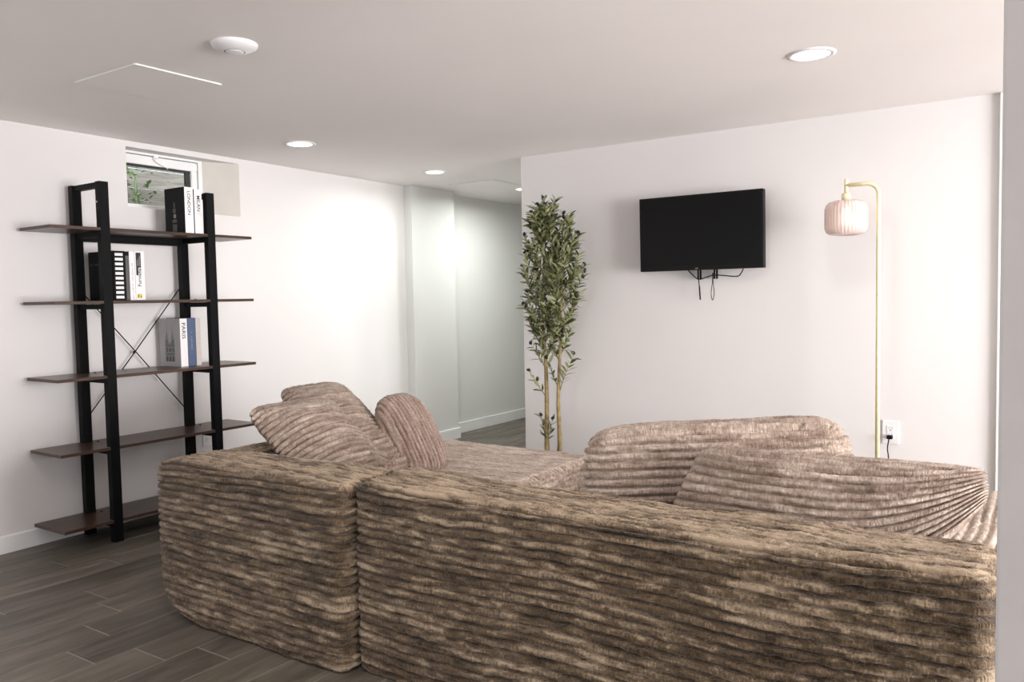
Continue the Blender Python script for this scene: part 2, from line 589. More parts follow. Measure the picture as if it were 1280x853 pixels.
def plush_block(name, lo, hi, parent, m='sofa', radius=0.030, pitch=0.0290, amp=0.027, top='y', res=0.0065, fine=0.0034,
                bulge=0.008, seed=1, sag=0.010, top_amp=0.38, wave_amp=0.007, shape=None):
    """ribbed plush block. top='y': ribs of the top run along x; 'x': ribs of the top run along y;
    'over': ribs run along y over the top and down the far and near ends"""
    lo, hi = np.array(lo, float), np.array(hi, float)
    h = (hi - lo) / 2
    c0 = (hi + lo) / 2

    def edge_samples(length, step):
        n = max(6, int(round(length / step)))
        return np.linspace(-1, 1, n + 1)

    # rib-crossing axis gets the fine step
    def steps(ax, a):
        size = 2 * h[a]
        step = res
        if (ax != 2 and a == 2) or (ax == 2 and ((top == 'y' and a == 1) or (top in ('x', 'over') and a == 0))):
            step = fine
        if top == 'over' and ax == 1:
            step = fine if a == 0 else res
        if (a == 2):
            step = fine
        if top == 'y' and a == 1 and ax == 0:
            step = fine
        if top in ('x', 'over') and a == 0 and ax == 1:
            step = fine
        return edge_samples(size, step)
    out = []
    for P, s in cube_patches(steps):
        p = P * h
        q = np.clip(p, -(h - radius), h - radius)
        d = p - q
        ln = np.linalg.norm(d, axis=-1, keepdims=True)
        n = d / np.maximum(ln, 1e-9)
        pos = q + n * radius
        # puffed faces
        e = 1 - np.clip(np.abs(P), 0, 1) ** 4
        puff = np.zeros(P.shape[:2])
        for k in range(3):
            o = [j for j in range(3) if j != k]
            puff += np.abs(n[..., k]) ** 2 * e[..., o[0]] * e[..., o[1]]
        ang = np.arcsin(np.clip(n[..., 2], -1, 1))
        side = np.clip(pos[..., 2], -(h[2] - radius), h[2] - radius) + radius * ang
        flat = h[2] - radius + radius * math.pi / 2
        wpos = pos + c0
        wob = vnoise(wpos * np.array([1.8, 1.8, 3.0]), seed) * 0.017 + vnoise(wpos * np.array([7.0, 7.0, 9.0]), seed + 5) * 0.0045 + vnoise(wpos * np.array([24.0, 24.0, 24.0]), seed + 8) * 0.0025 + vnoise(wpos * 75.0, seed + 11) * 0.0016
        if top == 'y':
            c = side + np.where(n[..., 2] > 0, 1, 0) * (q[..., 1] + (h[1] - radius))
        elif top == 'x':
            c = side + np.where(n[..., 2] > 0, 1, 0) * (q[..., 0] + (h[0] - radius))
        else:
            # ribs along y over the top and both ends: coordinate runs across x
            angx = np.arcsin(np.clip(n[..., 0], -1, 1))
            c = q[..., 0] + radius * angx
            sidef = np.abs(n[..., 0]) > 0.72
            c = np.where(sidef, side, c)
        c = c + wob
        a = amp * (0.80 + 0.45 * vnoise(wpos * np.array([9, 9, 22.0]), seed + 2))
        a = a * (1 - (1 - top_amp) * np.clip((n[..., 2] - 0.75) / 0.2, 0, 1))
        hgt = rib_height(c, pitch, a)
        fur = vnoise(wpos * 110, seed + 3) * 0.0022 + vnoise(wpos * 55, seed + 4) * 0.0026 + vnoise(wpos * 17, seed + 9) * 0.003
        wave = vnoise(wpos * 3.2, seed + 7) * wave_amp
        pos = pos + n * (hgt + fur + wave + bulge * puff)[..., None]
        pos[..., 2] -= np.where(n[..., 2] > 0.3, sag * e[..., 0] * 1.0, 0) * np.clip((pos[..., 2] / h[2]), 0, 1)
        pos = pos + c0
        if shape is not None:
            pos = shape(pos)
        pos[..., 2] = np.maximum(pos[..., 2], 0.003)
        along = wpos[..., 0] + wpos[..., 1] if top != 'over' else wpos[..., 1] + wpos[..., 2]
        nap_toplight = nap_of(c, pitch, along, wpos, seed) + 0.20 * np.clip((n[..., 2] - 0.6) / 0.3, 0, 1)   # tops coloured lighter, standing in for light from above
        out.append((pos, s, nap_toplight))
    wl = np.array(wloc(parent)) if parent is not None else np.zeros(3)
    me = patches_to_mesh(name, [(P - wl, s, w) for P, s, w in out])
    return link(name, me, m, parent)


def plush_pillow(name, label, half, center, axes, n_in=4.0, m_th=1.9, rib='v', pitch=0.026, amp=0.010, seed=1, m='sofa_top',
                 bend=0.0, dent=0.0, taper=0.0, shear=0.0, res=0.007, group=None):
    """pillow: local x = u (length), y = thickness, z = v (height). axes = (u, w, v) world vectors"""
    a, t, b2 = half

    def steps(ax, k):
        n = int(max(24, 2 * half[k] / (0.0036 if ((rib == 'v' and k == 2) or (rib == 'u' and k == 0)) else res)))
        if k == 1:
            n = 26
        return np.tan(np.linspace(-1, 1, n + 1) * 0.75) / math.tan(0.75)
    H3 = np.array([a, t, b2])
    out = []
    for P, s in cube_patches(steps):
        d = P * H3
        q = (np.abs(d[..., 0] / a) ** n_in + np.abs(d[..., 2] / b2) ** n_in) ** (1 / n_in)
        k = (q ** m_th + np.abs(d[..., 1] / t) ** m_th) ** (1 / m_th)
        p = d / k[..., None]
        # approximate outward normal from the implicit form
        qs = np.maximum((np.abs(p[..., 0] / a) ** n_in + np.abs(p[..., 2] / b2) ** n_in) ** (1 / n_in), 1e-6)
        g = np.zeros_like(p)
        g[..., 0] = qs ** (m_th - n_in) * np.abs(p[..., 0] / a) ** (n_in - 1) * np.sign(p[..., 0]) / a
        g[..., 2] = qs ** (m_th - n_in) * np.abs(p[..., 2] / b2) ** (n_in - 1) * np.sign(p[..., 2]) / b2
        g[..., 1] = np.abs(p[..., 1] / t) ** (m_th - 1) * np.sign(p[..., 1]) / t
        n = g / np.maximum(np.linalg.norm(g, axis=-1, keepdims=True), 1e-9)
        # rib coordinate: height along v, following the surface round the edge
        k2 = 2 if rib == 'v' else 0
        c = p[..., k2] + np.sign(p[..., k2]) * (t - np.abs(p[..., 1])) * 0.0
        if rib == 'v':
            arc = np.where(np.abs(n[..., 2]) > 0.6, p[..., 1] * 0.9, 0)
            c = p[..., 2] + arc
        c = c + vnoise(p * 6 + seed, seed) * 0.005 + vnoise(p * 70, seed + 12) * 0.0013
        am = amp * (0.85 + 0.3 * vnoise(p * np.array([11, 11, 20.0]), seed + 2))
        hgt = rib_height(c, pitch, am)
        fur = vnoise(p * 110, seed + 3) * 0.0018 + vnoise(p * 52, seed + 4) * 0.0022
        wave = vnoise(p * 5 + 3.3, seed + 6) * 0.012
        p = p + n * (hgt + fur + wave)[..., None]
        p[..., 1] += bend * (p[..., 0] / a) ** 2
        p[..., 0] += shear * p[..., 2] * np.clip(-p[..., 0] / a, 0, 1)
        p[..., 2] += -dent * (1 - (p[..., 0] / a) ** 2) * np.clip(p[..., 2] / b2, 0, 1)
        sx = np.clip(p[..., 0] / a, 0, 1) ** 2.1
        p[..., 2] = p[..., 2] * (1 - taper * sx) + taper * b2 * 0.96 * sx
        out.append((p, s, nap_of(c, pitch, p[..., 0] if rib == 'v' else p[..., 2], p, seed)))
    me = patches_to_mesh(name, out)
    o = link(name, me, m)
    U, Wv, V = [Vector(x).normalized() for x in axes]
    # orthonormalise: keep V, then U
    U = (U - V * U.dot(V)).normalized()
    Wv = V.cross(U)
    o.matrix_world = Matrix(((U.x, Wv.x, V.x, center[0]), (U.y, Wv.y, V.y, center[1]), (U.z, Wv.z, V.z, center[2]), (0, 0, 0, 1)))
    return tag(o, label, 'pillow', group)


# ================================================================== THE SETTING
def WL(y, d, z):            # a point of the left wall; d = depth behind its face
    return Vector((-4.43 - 0.033 * (y - 2.0) - d, y, z))


# --- left wall with the small high window
WY0, WY1, WYI, WZ0, WZ1, WD = 2.675, 3.472, 3.255, 1.813, 2.157, 0.105
TH = 0.26
bm = bmesh.new()
Y0, Y1 = -2.4, 5.15


def quad(bm, *pts):
    return bm.faces.new([bm.verts.new(p) for p in pts])


ys, zs = [Y0, WY0, WY1, Y1], [0.0, WZ0, WZ1, 2.4]
for d in (0.0, TH):
    for i in range(3):
        for j in range(3):
            if i == 1 and j == 1:
                continue
            quad(bm, WL(ys[i], d, zs[j]), WL(ys[i + 1], d, zs[j]), WL(ys[i + 1], d, zs[j + 1]), WL(ys[i], d, zs[j + 1]))
loop0 = [(WY0, WZ0), (WY1, WZ0), (WY1, WZ1), (WY0, WZ1)]
loop1 = [(WY0, WZ0), (WYI, WZ0), (WYI, WZ1), (WY0, WZ1)]
loop2 = [(WY0, WZ0), (WY1, WZ0), (WY1, WZ1), (WY0, WZ1)]
for i in range(4):
    k = (i + 1) % 4
    quad(bm, WL(loop0[i][0], 0, loop0[i][1]), WL(loop0[k][0], 0, loop0[k][1]), WL(loop1[k][0], WD, loop1[k][1]), WL(loop1[i][0], WD, loop1[i][1]))
    quad(bm, WL(loop1[i][0], WD, loop1[i][1]), WL(loop1[k][0], WD, loop1[k][1]), WL(loop2[k][0], TH, loop2[k][1]), WL(loop2[i][0], TH, loop2[i][1]))
for (ya, za, yb, zb) in ((Y0, 0, Y1, 0), (Y1, 0, Y1, 2.4), (Y1, 2.4, Y0, 2.4), (Y0, 2.4, Y0, 0)):
    quad(bm, WL(ya, 0, za), WL(yb, 0, zb), WL(yb, TH, zb), WL(ya, TH, za))
bmesh.ops.remove_doubles(bm, verts=bm.verts, dist=1e-5)
struct(build('wall_left', bm, 'wall'))

# slab on the splayed window recess side, shade painted into its beige
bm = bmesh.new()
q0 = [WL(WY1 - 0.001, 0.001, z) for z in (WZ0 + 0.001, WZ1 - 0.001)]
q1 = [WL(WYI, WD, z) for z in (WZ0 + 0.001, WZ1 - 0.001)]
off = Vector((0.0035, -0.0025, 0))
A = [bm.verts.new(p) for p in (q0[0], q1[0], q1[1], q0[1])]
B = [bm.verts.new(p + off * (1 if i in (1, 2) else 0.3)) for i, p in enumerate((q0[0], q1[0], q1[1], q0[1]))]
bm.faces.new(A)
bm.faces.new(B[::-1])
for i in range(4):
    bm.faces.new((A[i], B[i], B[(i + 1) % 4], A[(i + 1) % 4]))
struct(build('trim_reveal_shade', bm, 'reveal'))

# --- window
win = struct(thing('window_1', 'small high basement window with white frame and dirty glass', 'window', WL(3.0, WD, WZ0)))
del win['category']


def wbox(name, y0, y1, z0, z1, d0, d1, m, parent, bevel=0.0):
    bm = bmesh.new()
    P = [WL(y, d, z) for z in (z0, z1) for y in (y0, y1) for d in (d0, d1)]
    v = [bm.verts.new(p) for p in P]
    for f in ((0, 1, 3, 2), (4, 6, 7, 5), (0, 4, 5, 1), (2, 3, 7, 6), (0, 2, 6, 4), (1, 5, 7, 3)):
        bm.faces.new([v[i] for i in f])
    if bevel:
        bmesh.ops.bevel(bm, geom=list(bm.edges), offset=bevel, segments=2, affect='EDGES')
    return build(name, bm, m, parent)


FR = 0.032
fy0, fy1 = WY0 + 0.002, WYI - 0.002
wbox('frame_top', fy0, fy1, WZ1 - 0.014, WZ1 - 0.001, WD - 0.012, WD + 0.05, 'trim', win)
wbox('frame_bottom', fy0, fy1, WZ0 + 0.001, WZ0 + 0.02, WD - 0.008, WD + 0.05, 'trim', win)
wbox('frame_side', fy1 - 0.028, fy1, WZ0 + 0.02, WZ1 - 0.014, WD - 0.012, WD + 0.05, 'trim', win)
wbox('frame_side', fy0, fy0 + 0.03, WZ0 + 0.02, WZ1 - 0.014, WD - 0.012, WD + 0.05, 'trim', win)
sash = wbox('sash_top', fy0 + 0.03, fy1 - 0.030, WZ1 - 0.072, WZ1 - 0.019, WD - 0.006, WD + 0.035, 'trim', win, 0.004)
wbox('sash_side', fy1 - 0.075, fy1 - 0.031, WZ0 + 0.02, WZ1 - 0.072, WD - 0.004, WD + 0.035, 'trim', win, 0.004)
wbox('sash_bottom', fy0 + 0.03, fy1 - 0.075, WZ0 + 0.02, WZ0 + 0.034, WD - 0.004, WD + 0.035, 'trim', win, 0.003)
wbox('gasket', fy0 + 0.03, fy1 - 0.076, WZ1 - 0.083, WZ1 - 0.0725, WD + 0.004, WD + 0.03, 'gasket', win)
wbox('gasket', fy1 - 0.104, fy1 - 0.076, WZ0 + 0.034, WZ1 - 0.083, WD + 0.012, WD + 0.034, 'gasket', win)
wbox('pane', fy0 + 0.02, fy1 - 0.07, WZ0 + 0.025, WZ1 - 0.075, WD + 0.018, WD + 0.022, 'glass', win)
latch = wbox('latch', 2.905, 2.935, WZ1 - 0.030, WZ1 - 0.012, WD - 0.03, WD - 0.006, 'trim', win, 0.003)
tube('latch_arm', smoothcurve([WL(2.905, WD - 0.018, WZ1 - 0.026), WL(2.93, WD - 0.02, WZ1 - 0.052), WL(2.985, WD - 0.014, WZ1 - 0.070), WL(3.01, WD - 0.006, WZ1 - 0.078)]), 0.0035, 'trim', latch)

# --- what stands outside that window: a board fence, weeds, the ground
fence = thing('board_fence', 'weathered grey brown board fence seen through the small window', 'fence', (-5.6, 3.4, 0.9))
for k in range(11):
    z0 = 1.25 + k * 0.142
    box('board', (-5.62 + 0.004 * (k % 2), 1.9, z0), (-5.60 + 0.004 * (k % 2), 6.2, z0 + 0.138), 'fence', fence)
for yy in (2.0, 4.0, 6.1):
    box('post', (-5.70, yy - 0.04, 1.2), (-5.625, yy + 0.04, 2.85), 'fence', fence)
box_g = struct(box('ground_outside', (-6.6, 0.5, 1.0), (-4.72, 7.0, 1.2), 'ground'))
weed = thing('garden_weed', 'green leafy weeds growing outside the small high window', 'plant', (-5.05, 3.15, 1.2))
rnd = random.Random(3)
lm = bmesh.new()
for k in range(420):
    cx, cy, cz = min(-5.28, max(-5.45, -5.36 + rnd.gauss(0, 0.05))), 3.12 + rnd.gauss(0, 0.16), 1.2 + rnd.uniform(0.25, 1.15)
    a, tl, ln = rnd.uniform(0, 6.28), rnd.uniform(-0.6, 0.6), rnd.uniform(0.035, 0.07)
    ex = Vector((math.cos(a) * math.cos(tl), math.sin(a) * math.cos(tl), math.sin(tl)))
    ey = ex.cross(Vector((0, 0, 1))).normalized() * ln * 0.28
    c = Vector((cx, cy, cz))
    vs = [lm.verts.new(p) for p in (c, c + ex * ln * 0.45 + ey + Vector((0, 0, 0.008)), c + ex * ln, c + ex * ln * 0.45 - ey + Vector((0, 0, 0.008)))]
    lm.faces.new((vs[0], vs[1], vs[2]))
    lm.faces.new((vs[0], vs[2], vs[3]))
fo = build('foliage', lm, 'leaf_out', weed)
fo['kind'] = 'stuff'
for k in range(9):
    x, y = -5.38 + rnd.gauss(0, 0.05), 3.12 + rnd.gauss(0, 0.13)
    tube('stem', smoothcurve([(x, y, 1.2), (x + 0.03, y + 0.04, 1.6), (x - 0.02, y + rnd.uniform(-.1, .1), 2.1 + rnd.uniform(0, 0.2))], 4), 0.005, 'leaf_out', weed, 5)

# --- floor: grout bed and separate plank tiles
floor = struct(box('floor', (-4.95, -2.5, -0.10), (5.0, 9.0, -0.0016), 'grout'))
PW, PX0 = 0.1894, -4.10
seam = {0: 1.975, 1: 2.13, 2: 1.52, 3: 1.84, 4: 1.79, 5: 1.632, 6: 1.47, 7: 1.618, 8: 1.744}
PL = 0.915
pl_me = bpy.data.meshes.new('plank')
bm = add_box(bmesh.new(), (0.0022, 0.0022, -0.009), (PW - 0.0024, PL - 0.0024, 0.0), 0.0008, 1)
bm.to_mesh(pl_me)
bm.free()
rr = random.Random(11)
npl = 0
seen = []
for ci in range(-3, 47):
    s0 = seam.get(ci, rr.uniform(0, PL))
    x = PX0 + ci * PW
    y = s0 - math.ceil((s0 + 2.4) / PL) * PL
    while y < 8.6:
        cx, cy = x + PW / 2, y + PL / 2
        if -4.8 < cx < 4.75 and y < 8.5 and not (cy > 4.9 and cx > -2.9):
            seen.append((x, y))
        y += PL
# nearest to what the picture shows first: the open floor on the left, then the hall
seen.sort(key=lambda p: (p[0] + 3.4) ** 2 * 1.0 + (p[1] - 2.2) ** 2 * 0.35)
rest = bmesh.new()
for k, (x, y) in enumerate(seen):
    if k < 230:
        o = bpy.data.objects.new('plank', pl_me)
        COL.objects.link(o)
        o.parent = floor
        o.location = (x, y, 0)
    else:
        add_box(rest, (x + 0.0012, y + 0.0012, -0.009), (x + PW - 0.0022, y + PL - 0.0022, 0))
pl_me.materials.append(M['plank'])
ro = build('planks_beyond', rest, 'plank', floor)
ro['kind'] = 'stuff'

# --- ceiling and walls
struct(box('ceiling', (-4.95, -2.5, H), (5.0, 9.0, H + 0.15), 'ceiling'))
struct(box('wall_far', (-3.02, 4.62, 0), (5.0, 4.76, H), 'wall'))
struct(box('wall_near', (-4.6, -2.5, 0), (-2.4, -2.38, H), 'wall'))
struct(box('wall_near', (-0.8, -2.5, 0), (5.0, -2.38, H), 'wall'))
struct(box('wall_near', (-2.4, -2.5, 0), (-0.8, -2.38, 0.7), 'wall'))
struct(box('wall_near', (-2.4, -2.5, 1.9), (-0.8, -2.38, H), 'wall'))
# right wall with the wide patio door opening
RX = 4.80
struct(box('wall_right', (RX, -2.5, 0), (RX + 0.15, 0.35, H), 'wall'))
struct(box('wall_right', (RX, 3.55, 0), (RX + 0.15, 4.62, H), 'wall'))
struct(box('wall_right', (RX, 0.35, 2.05), (RX + 0.15, 3.55, H), 'wall'))
d2 = struct(thing('door_1', 'white framed glazed patio door', 'door', (RX + 0.07, 1.95, 0)))
del d2['category']
for nm, y0 in (('frame_side', 0.35), ('frame_side', 3.50), ('frame_middle', 1.925)):
    box(nm, (RX + 0.02, y0, 0), (RX + 0.08, y0 + 0.05, 2.05), 'trim', d2)
box('frame_top', (RX + 0.02, 0.40, 2.00), (RX + 0.08, 3.50, 2.05), 'trim', d2)
# hall beyond the partition
struct(box('wall_hall_left', (-4.75, 5.15, 0), (-4.60, 9.0, H), 'hall'))
struct(box('wall_hall_right', (-3.02, 4.76, 0), (-2.90, 9.0, H), 'hall'))
struct(box('wall_hall_end', (-4.60, 8.85, 0), (-3.02, 9.0, H), 'hall'))
struct(box('wall_pilaster', (-4.75, 5.151, 0), (-4.455, 5.72, H), 'hall'))
# pillar close to the camera
struct(box('wall_pillar', (-0.0655, 1.25, 0), (0.34, 1.58, H), 'pillar', None, 0.004))
# casing on the far wall beside the pillar
struct(box('trim_1', (-0.252, 4.595, 0), (-0.165, 4.62, H - 0.002), 'trim', None, 0.004))

# --- baseboards
bm = bmesh.new()
for prof in ((0.0, 0.085),):
    P = [WL(y, d, z) for (y) in (-2.38, 5.15) for (d, z) in ((0, 0), (-0.014, 0), (-0.014, 0.084), (-0.008, 0.09), (0, 0.09))]
    v = [bm.verts.new(p) for p in P]
    for i in range(5):
        k = (i + 1) % 5
        bm.faces.new((v[i], v[k], v[5 + k], v[5 + i]))
    bm.faces.new(v[:5])
    bm.faces.new(v[5:][::-1])
struct(build('baseboard_left', bm, 'trim'))
struct(box('baseboard_hall', (-4.60, 5.735, 0), (-4.586, 8.85, 0.098), 'trim', None, 0.003))
struct(box('baseboard_pilaster', (-4.59, 5.137, 0), (-4.441, 5.734, 0.094), 'trim', None, 0.003))
struct(box('baseboard_far', (-3.02, 4.606, 0), (-0.252, 4.62, 0.09), 'trim', None, 0.003))


# ================================================================== CEILING FITTINGS
def downlight(x, y, label, r=0.082, power=1, color=(1.0, 0.95, 0.88)):
    t = thing('recessed_downlight', label, 'light', (x, y, H), 'recessed ceiling lights')
    lathe('trim_ring', (x, y, H), [(r - 0.012, -0.002), (r - 0.010, -0.006), (r + 0.002, -0.006), (r + 0.012, -0.002), (r + 0.012, 0.0)], 'plastic_w', t, 40, close=False)
    lathe('lens', (x, y, H), [(0.001, -0.0035), (r - 0.011, -0.0035), (r - 0.011, -0.0005)], 'lens', t, 40, close=False)
    d = bpy.data.lights.new('downlight_lamp', 'AREA')
    d.shape = 'DISK'
    d.size = r * 1.8
    d.energy = power
    d.color = color
    d.spread = math.radians(172)
    o = bpy.data.objects.new('downlight_lamp', d)
    COL.objects.link(o)
    o.parent = t
    o.location = (0, 0, -0.012)


downlight(-0.83, 3.385, 'round recessed ceiling light between television and floor lamp', power=3.5)
downlight(-3.775, 3.37, 'round recessed ceiling light beside the bookshelf window', power=1.2)
downlight(-3.856, 4.73, 'round recessed ceiling light in front of the white pilaster', r=0.075, power=9, color=(0.96, 1.0, 0.97))
downlight(-3.88, 5.967, 'round recessed ceiling light in the hall by the ceiling hatch', r=0.075, power=14, color=(0.96, 1.0, 0.97))

downlight(-1.45, 1.15, 'added unseen ceiling light top-lighting the long sofa module', power=11)  # lamp added out of view to light the sofa from above
downlight(-3.775, 0.43, 'added unseen ceiling light by the left wall before the bookshelf', power=1.5)  # second added lamp out of view, for more overhead light

det = thing('smoke_detector', 'round white domed detector on the ceiling', 'detector', (-2.503, 1.94, H))
lathe('body', (-2.503, 1.94, H), [(0.082, 0.0), (0.082, -0.005), (0.078, -0.013), (0.060, -0.023), (0.036, -0.029)], 'plastic_w', det, 48, close=False)
lathe('groove', (-2.503, 1.94, H), [(0.037, -0.026), (0.0365, -0.0295), (0.033, -0.0295), (0.032, -0.026)], 'ink_soft', det, 48, close=False)
lathe('cap', (-2.503, 1.94, H), [(0.033, -0.028), (0.032, -0.031), (0.022, -0.033), (0.001, -0.0335)], 'plastic_w', det, 48, close=False)


def hatch(x0, x1, y0, y1, label, drop=0.006):
    t = thing('access_panel', label, 'panel', ((x0 + x1) / 2, (y0 + y1) / 2, H))
    box('panel', (x0, y0, H - drop), (x1, y1, H - 0.0005), 'ceiling', t, 0.0015)
    box('edge_bead', (x1 - 0.002, y0 + 0.002, H - drop - 0.0005), (x1 + 0.002, y1 - 0.002, H - 0.0005), 'trim', t)
    box('edge_bead', (x0 + 0.002, y0 - 0.004, H - drop - 0.001), (x1 - 0.002, y0 + 0.002, H - 0.0005), 'trim', t)
    return t


hatch(-3.44, -3.00, 1.858, 2.252, 'flat square access panel in the ceiling near the domed detector')
hatch(-4.19, -3.75, 5.32, 5.70, 'flat square access panel in the hall ceiling', 0.006)

# ================================================================== BOOKSHELF
SX0, SX1, SY0, SY1 = -4.405, -4.10, 2.055, 3.252
shelf = thing('bookshelf', 'tall open bookshelf with black steel frame and five dark walnut boards', 'bookshelf', (-4.25, 2.65, 0))
TOPS = [0.12, 0.507, 0.883, 1.272, 1.650]
PT = 1.888
for z in TOPS:
    bd = box('shelf_board', (SX0, SY0, z - 0.016), (SX1, SY1, z), 'walnut', shelf, 0.001)
for py in (2.309, 2.944):
    for px in (-4.403, -4.138):
        box('post', (px, py, 0.0), (px + 0.040, py + 0.050, PT), 'black', shelf, 0.002)
        box('foot', (px + 0.006, py + 0.008, 0.0), (px + 0.034, py + 0.042, 0.008), 'plastic_b', shelf)
    box('top_bar', (-4.363, py + 0.008, PT - 0.030), (-4.138, py + 0.042, PT - 0.002), 'black', shelf, 0.001)
    for z in TOPS:
        cb = box('cross_bar', (-4.363, py + 0.010, z - 0.044), (-4.138, py + 0.040, z - 0.017), 'black', shelf, 0.001)
        for sx in (-4.335, -4.165):
            lathe('bolt', (sx, py + 0.064, z), [(0.006, 0), (0.006, 0.003), (0.001, 0.005)], 'plastic_b', cb, 10)
lathe('screw', (0, 0, 0), [(0.005, 0), (0.0048, 0.002), (0.001, 0.003)], 'steel', shelf, 10).matrix_local = Matrix.Translation(Vector((-4.124, 2.3085, 1.783)) - wloc(shelf)) @ Matrix.Rotation(math.pi / 2, 4, 'X')
# the lathe above was built relative to the parent; keep its mesh at the origin
sc_ob = [c for c in shelf.children if c.name.startswith('screw')][0]
for v in sc_ob.data.vertices:
    v.co += wloc(shelf)
box('back_beam', (-4.400, 2.359, 1.594), (-4.370, 2.944, 1.632), 'black', shelf, 0.001)
box('back_beam', (-4.400, 2.359, 0.060), (-4.370, 2.944, 0.102), 'black', shelf, 0.001)
tube('brace_rod', [(-4.404, 2.352, 1.330), (-4.404, 2.655, 0.977), (-4.404, 2.952, 0.620)], 0.0032, 'black', shelf, 6)
tube('brace_rod', [(-4.410, 2.952, 1.338), (-4.410, 2.655, 0.980), (-4.410, 2.352, 0.624)], 0.0032, 'black', shelf, 6)
lathe('brace_hub', (-4.411, 2.648, 0.975), [(0.001, -0.008), (0.007, -0.006), (0.007, 0.006), (0.001, 0.008)], 'black', shelf, 12)


# ------------------------------------------------------------------ books (spine towards +x, cover towards -y)
def book(label, xs, y0, y1, z0, hgt, depth, m_cover, m_spine, m_back=None, curved=False):
    z0 = z0 + 0.0005
    t = thing('book', label, 'book', (xs - depth / 2, (y0 + y1) / 2, z0), 'books on the bookshelf')
    c = 0.0028
    box('pages', (xs - depth + 0.004, y0 + c, z0 + 0.004), (xs - c, y1 - c, z0 + hgt - 0.004), 'paper', t)
    box('cover', (xs - depth, y0, z0), (xs - 0.0005, y0 + c, z0 + hgt), m_cover, t, 0.0006)
    box('cover', (xs - depth, y1 - c, z0), (xs - 0.0005, y1, z0 + hgt), m_back or m_cover, t, 0.0006)
    box('spine', (xs - c, y0 + 0.0004, z0 + 0.0004), (xs, y1 - 0.0004, z0 + hgt - 0.0004), m_spine, t, 0.0006)
    return t


XP = 0.0006


def spine_title(t, s, xs, ymid, ztop, length, letter, m, shear=0.0):
    """reads from top to bottom: reading direction -z, letter tops towards +y"""
    return text_part('title', s, (xs + XP, ymid - letter / 2, ztop), (0, 0, -1), (0, 1, 0), letter, m, t, length, 0.0, shear)


def fine_print(t, name, start, step, up, n, letter, m, seed=1):
    """a line of print too small to read: tiny strokes with word gaps"""
    rp_ = random.Random(seed)
    bm = bmesh.new()
    p, step, up = Vector(start), Vector(step), Vector(up)
    for k in range(n):
        if rp_.random() < 0.16:
            p = p + step
            continue
        hgt = letter * rp_.choice((0.6, 0.65, 0.9, 1.0))
        a_, b_ = p, p + step * 0.62
        bm.faces.new([bm.verts.new(q) for q in (a_, b_, b_ + up * hgt, a_ + up * hgt)])
        p = p + step
    return tag(build(name, bm, m, t), kind='stuff')


XB = -4.125
t = book('white spined LONDON book with a black cover on the top shelf board', XB, 2.818, 2.874, 1.65, 0.262, 0.19, 'book_k', 'book_w')
spine_title(t, 'LONDON', XB, 2.846, 1.890, 0.135, 0.020, 'ink')
fine_print(t, 'small_print', (XB + XP, 2.842, 1.735), (0, 0, -0.004), (0, 1, 0), 14, 0.008, 'paper', 1)
# faint emblem on the black cover: a round clock face over a tower
bm = bmesh.new()
vs = [bm.verts.new((-4.222 + 0.013 * math.cos(a * math.pi / 8), 2.8176, 1.752 + 0.013 * math.sin(a * math.pi / 8))) for a in range(16)]
bm.faces.new(vs)
build('cover_print', bm, 'ink_soft', t)
bm = bmesh.new()
bm.free()
for a_, b_ in (((-4.245, 2.8174, 1.665), (-4.205, 2.818, 1.705)), ((-4.245, 2.8174, 1.715), (-4.205, 2.818, 1.733)), ((-4.238, 2.8174, 1.770), (-4.212, 2.818, 1.795)), ((-4.230, 2.8174, 1.800), (-4.218, 2.818, 1.830))):
    box('cover_print', a_, b_, 'ink_dim', t)
t = book('slim white MILAN book beside the bookshelf post', XB, 2.880, 2.930, 1.65, 0.254, 0.19, 'book_navy', 'book_w', 'book_w')
spine_title(t, 'MILAN', XB, 2.907, 1.868, 0.088, 0.021, 'ink')
tube('script_mark', smoothcurve([(XB + XP, 2.892, 1.758), (XB + XP, 2.902, 1.776), (XB + XP, 2.904, 1.760), (XB + XP, 2.914, 1.774), (XB + XP, 2.916, 1.756), (XB + XP, 2.924, 1.752)]), 0.0006, 'ink_rose', t, 5)

XB2 = -4.15
t = book('thick black book with white dashes down its spine', XB2, 2.398, 2.462, 1.272, 0.264, 0.245, 'book_k', 'book_k')
for k in range(10):
    z = 1.283 + k * 0.0252
    box('spine_dash', (XB2 + 0.0002, 2.406, z), (XB2 + 0.001, 2.450, z + 0.0145), 'book_w', t)
fine_print(t, 'cover_title', (XB2 - 0.225, 2.3974, 1.463), (0.011, 0, 0), (0, 0, 1), 14, 0.011, 'ink_dim', 4)
t = book('narrow dark grey book between the thick black and the white furniture books', XB2, 2.464, 2.484, 1.272, 0.262, 0.23, 'book_k', 'ink_grey')
box('spine_cap', (XB2 + 0.0002, 2.4645, 1.512), (XB2 + 0.0012, 2.4835, 1.534), 'book_k', t)
t = book('white book with pale gold lettering beside the furniture book', XB2, 2.486, 2.516, 1.272, 0.264, 0.23, 'book_w', 'book_w')
fine_print(t, 'small_print', (XB2 + XP, 2.506, 1.282), (0, 0, 0.0062), (0, -1, 0), 31, 0.010, 'ink_rose', 5)
t = book('white Furniture book with a black block on its spine', XB2, 2.518, 2.572, 1.272, 0.266, 0.23, 'book_w', 'book_w')
box('spine_block', (XB2 + 0.0002, 2.524, 1.408), (XB2 + 0.0008, 2.552, 1.530), 'ink', t)
text_part('title', 'Furni', (XB2 + 0.0014, 2.550, 1.348), (0, 0, 1), (0, -1, 0), 0.020, 'ink', t, 0.058)
text_part('title', 'ture', (XB2 + 0.0014, 2.550, 1.410), (0, 0, 1), (0, -1, 0), 0.018, 'book_w', t, 0.040)
bm = bmesh.new()
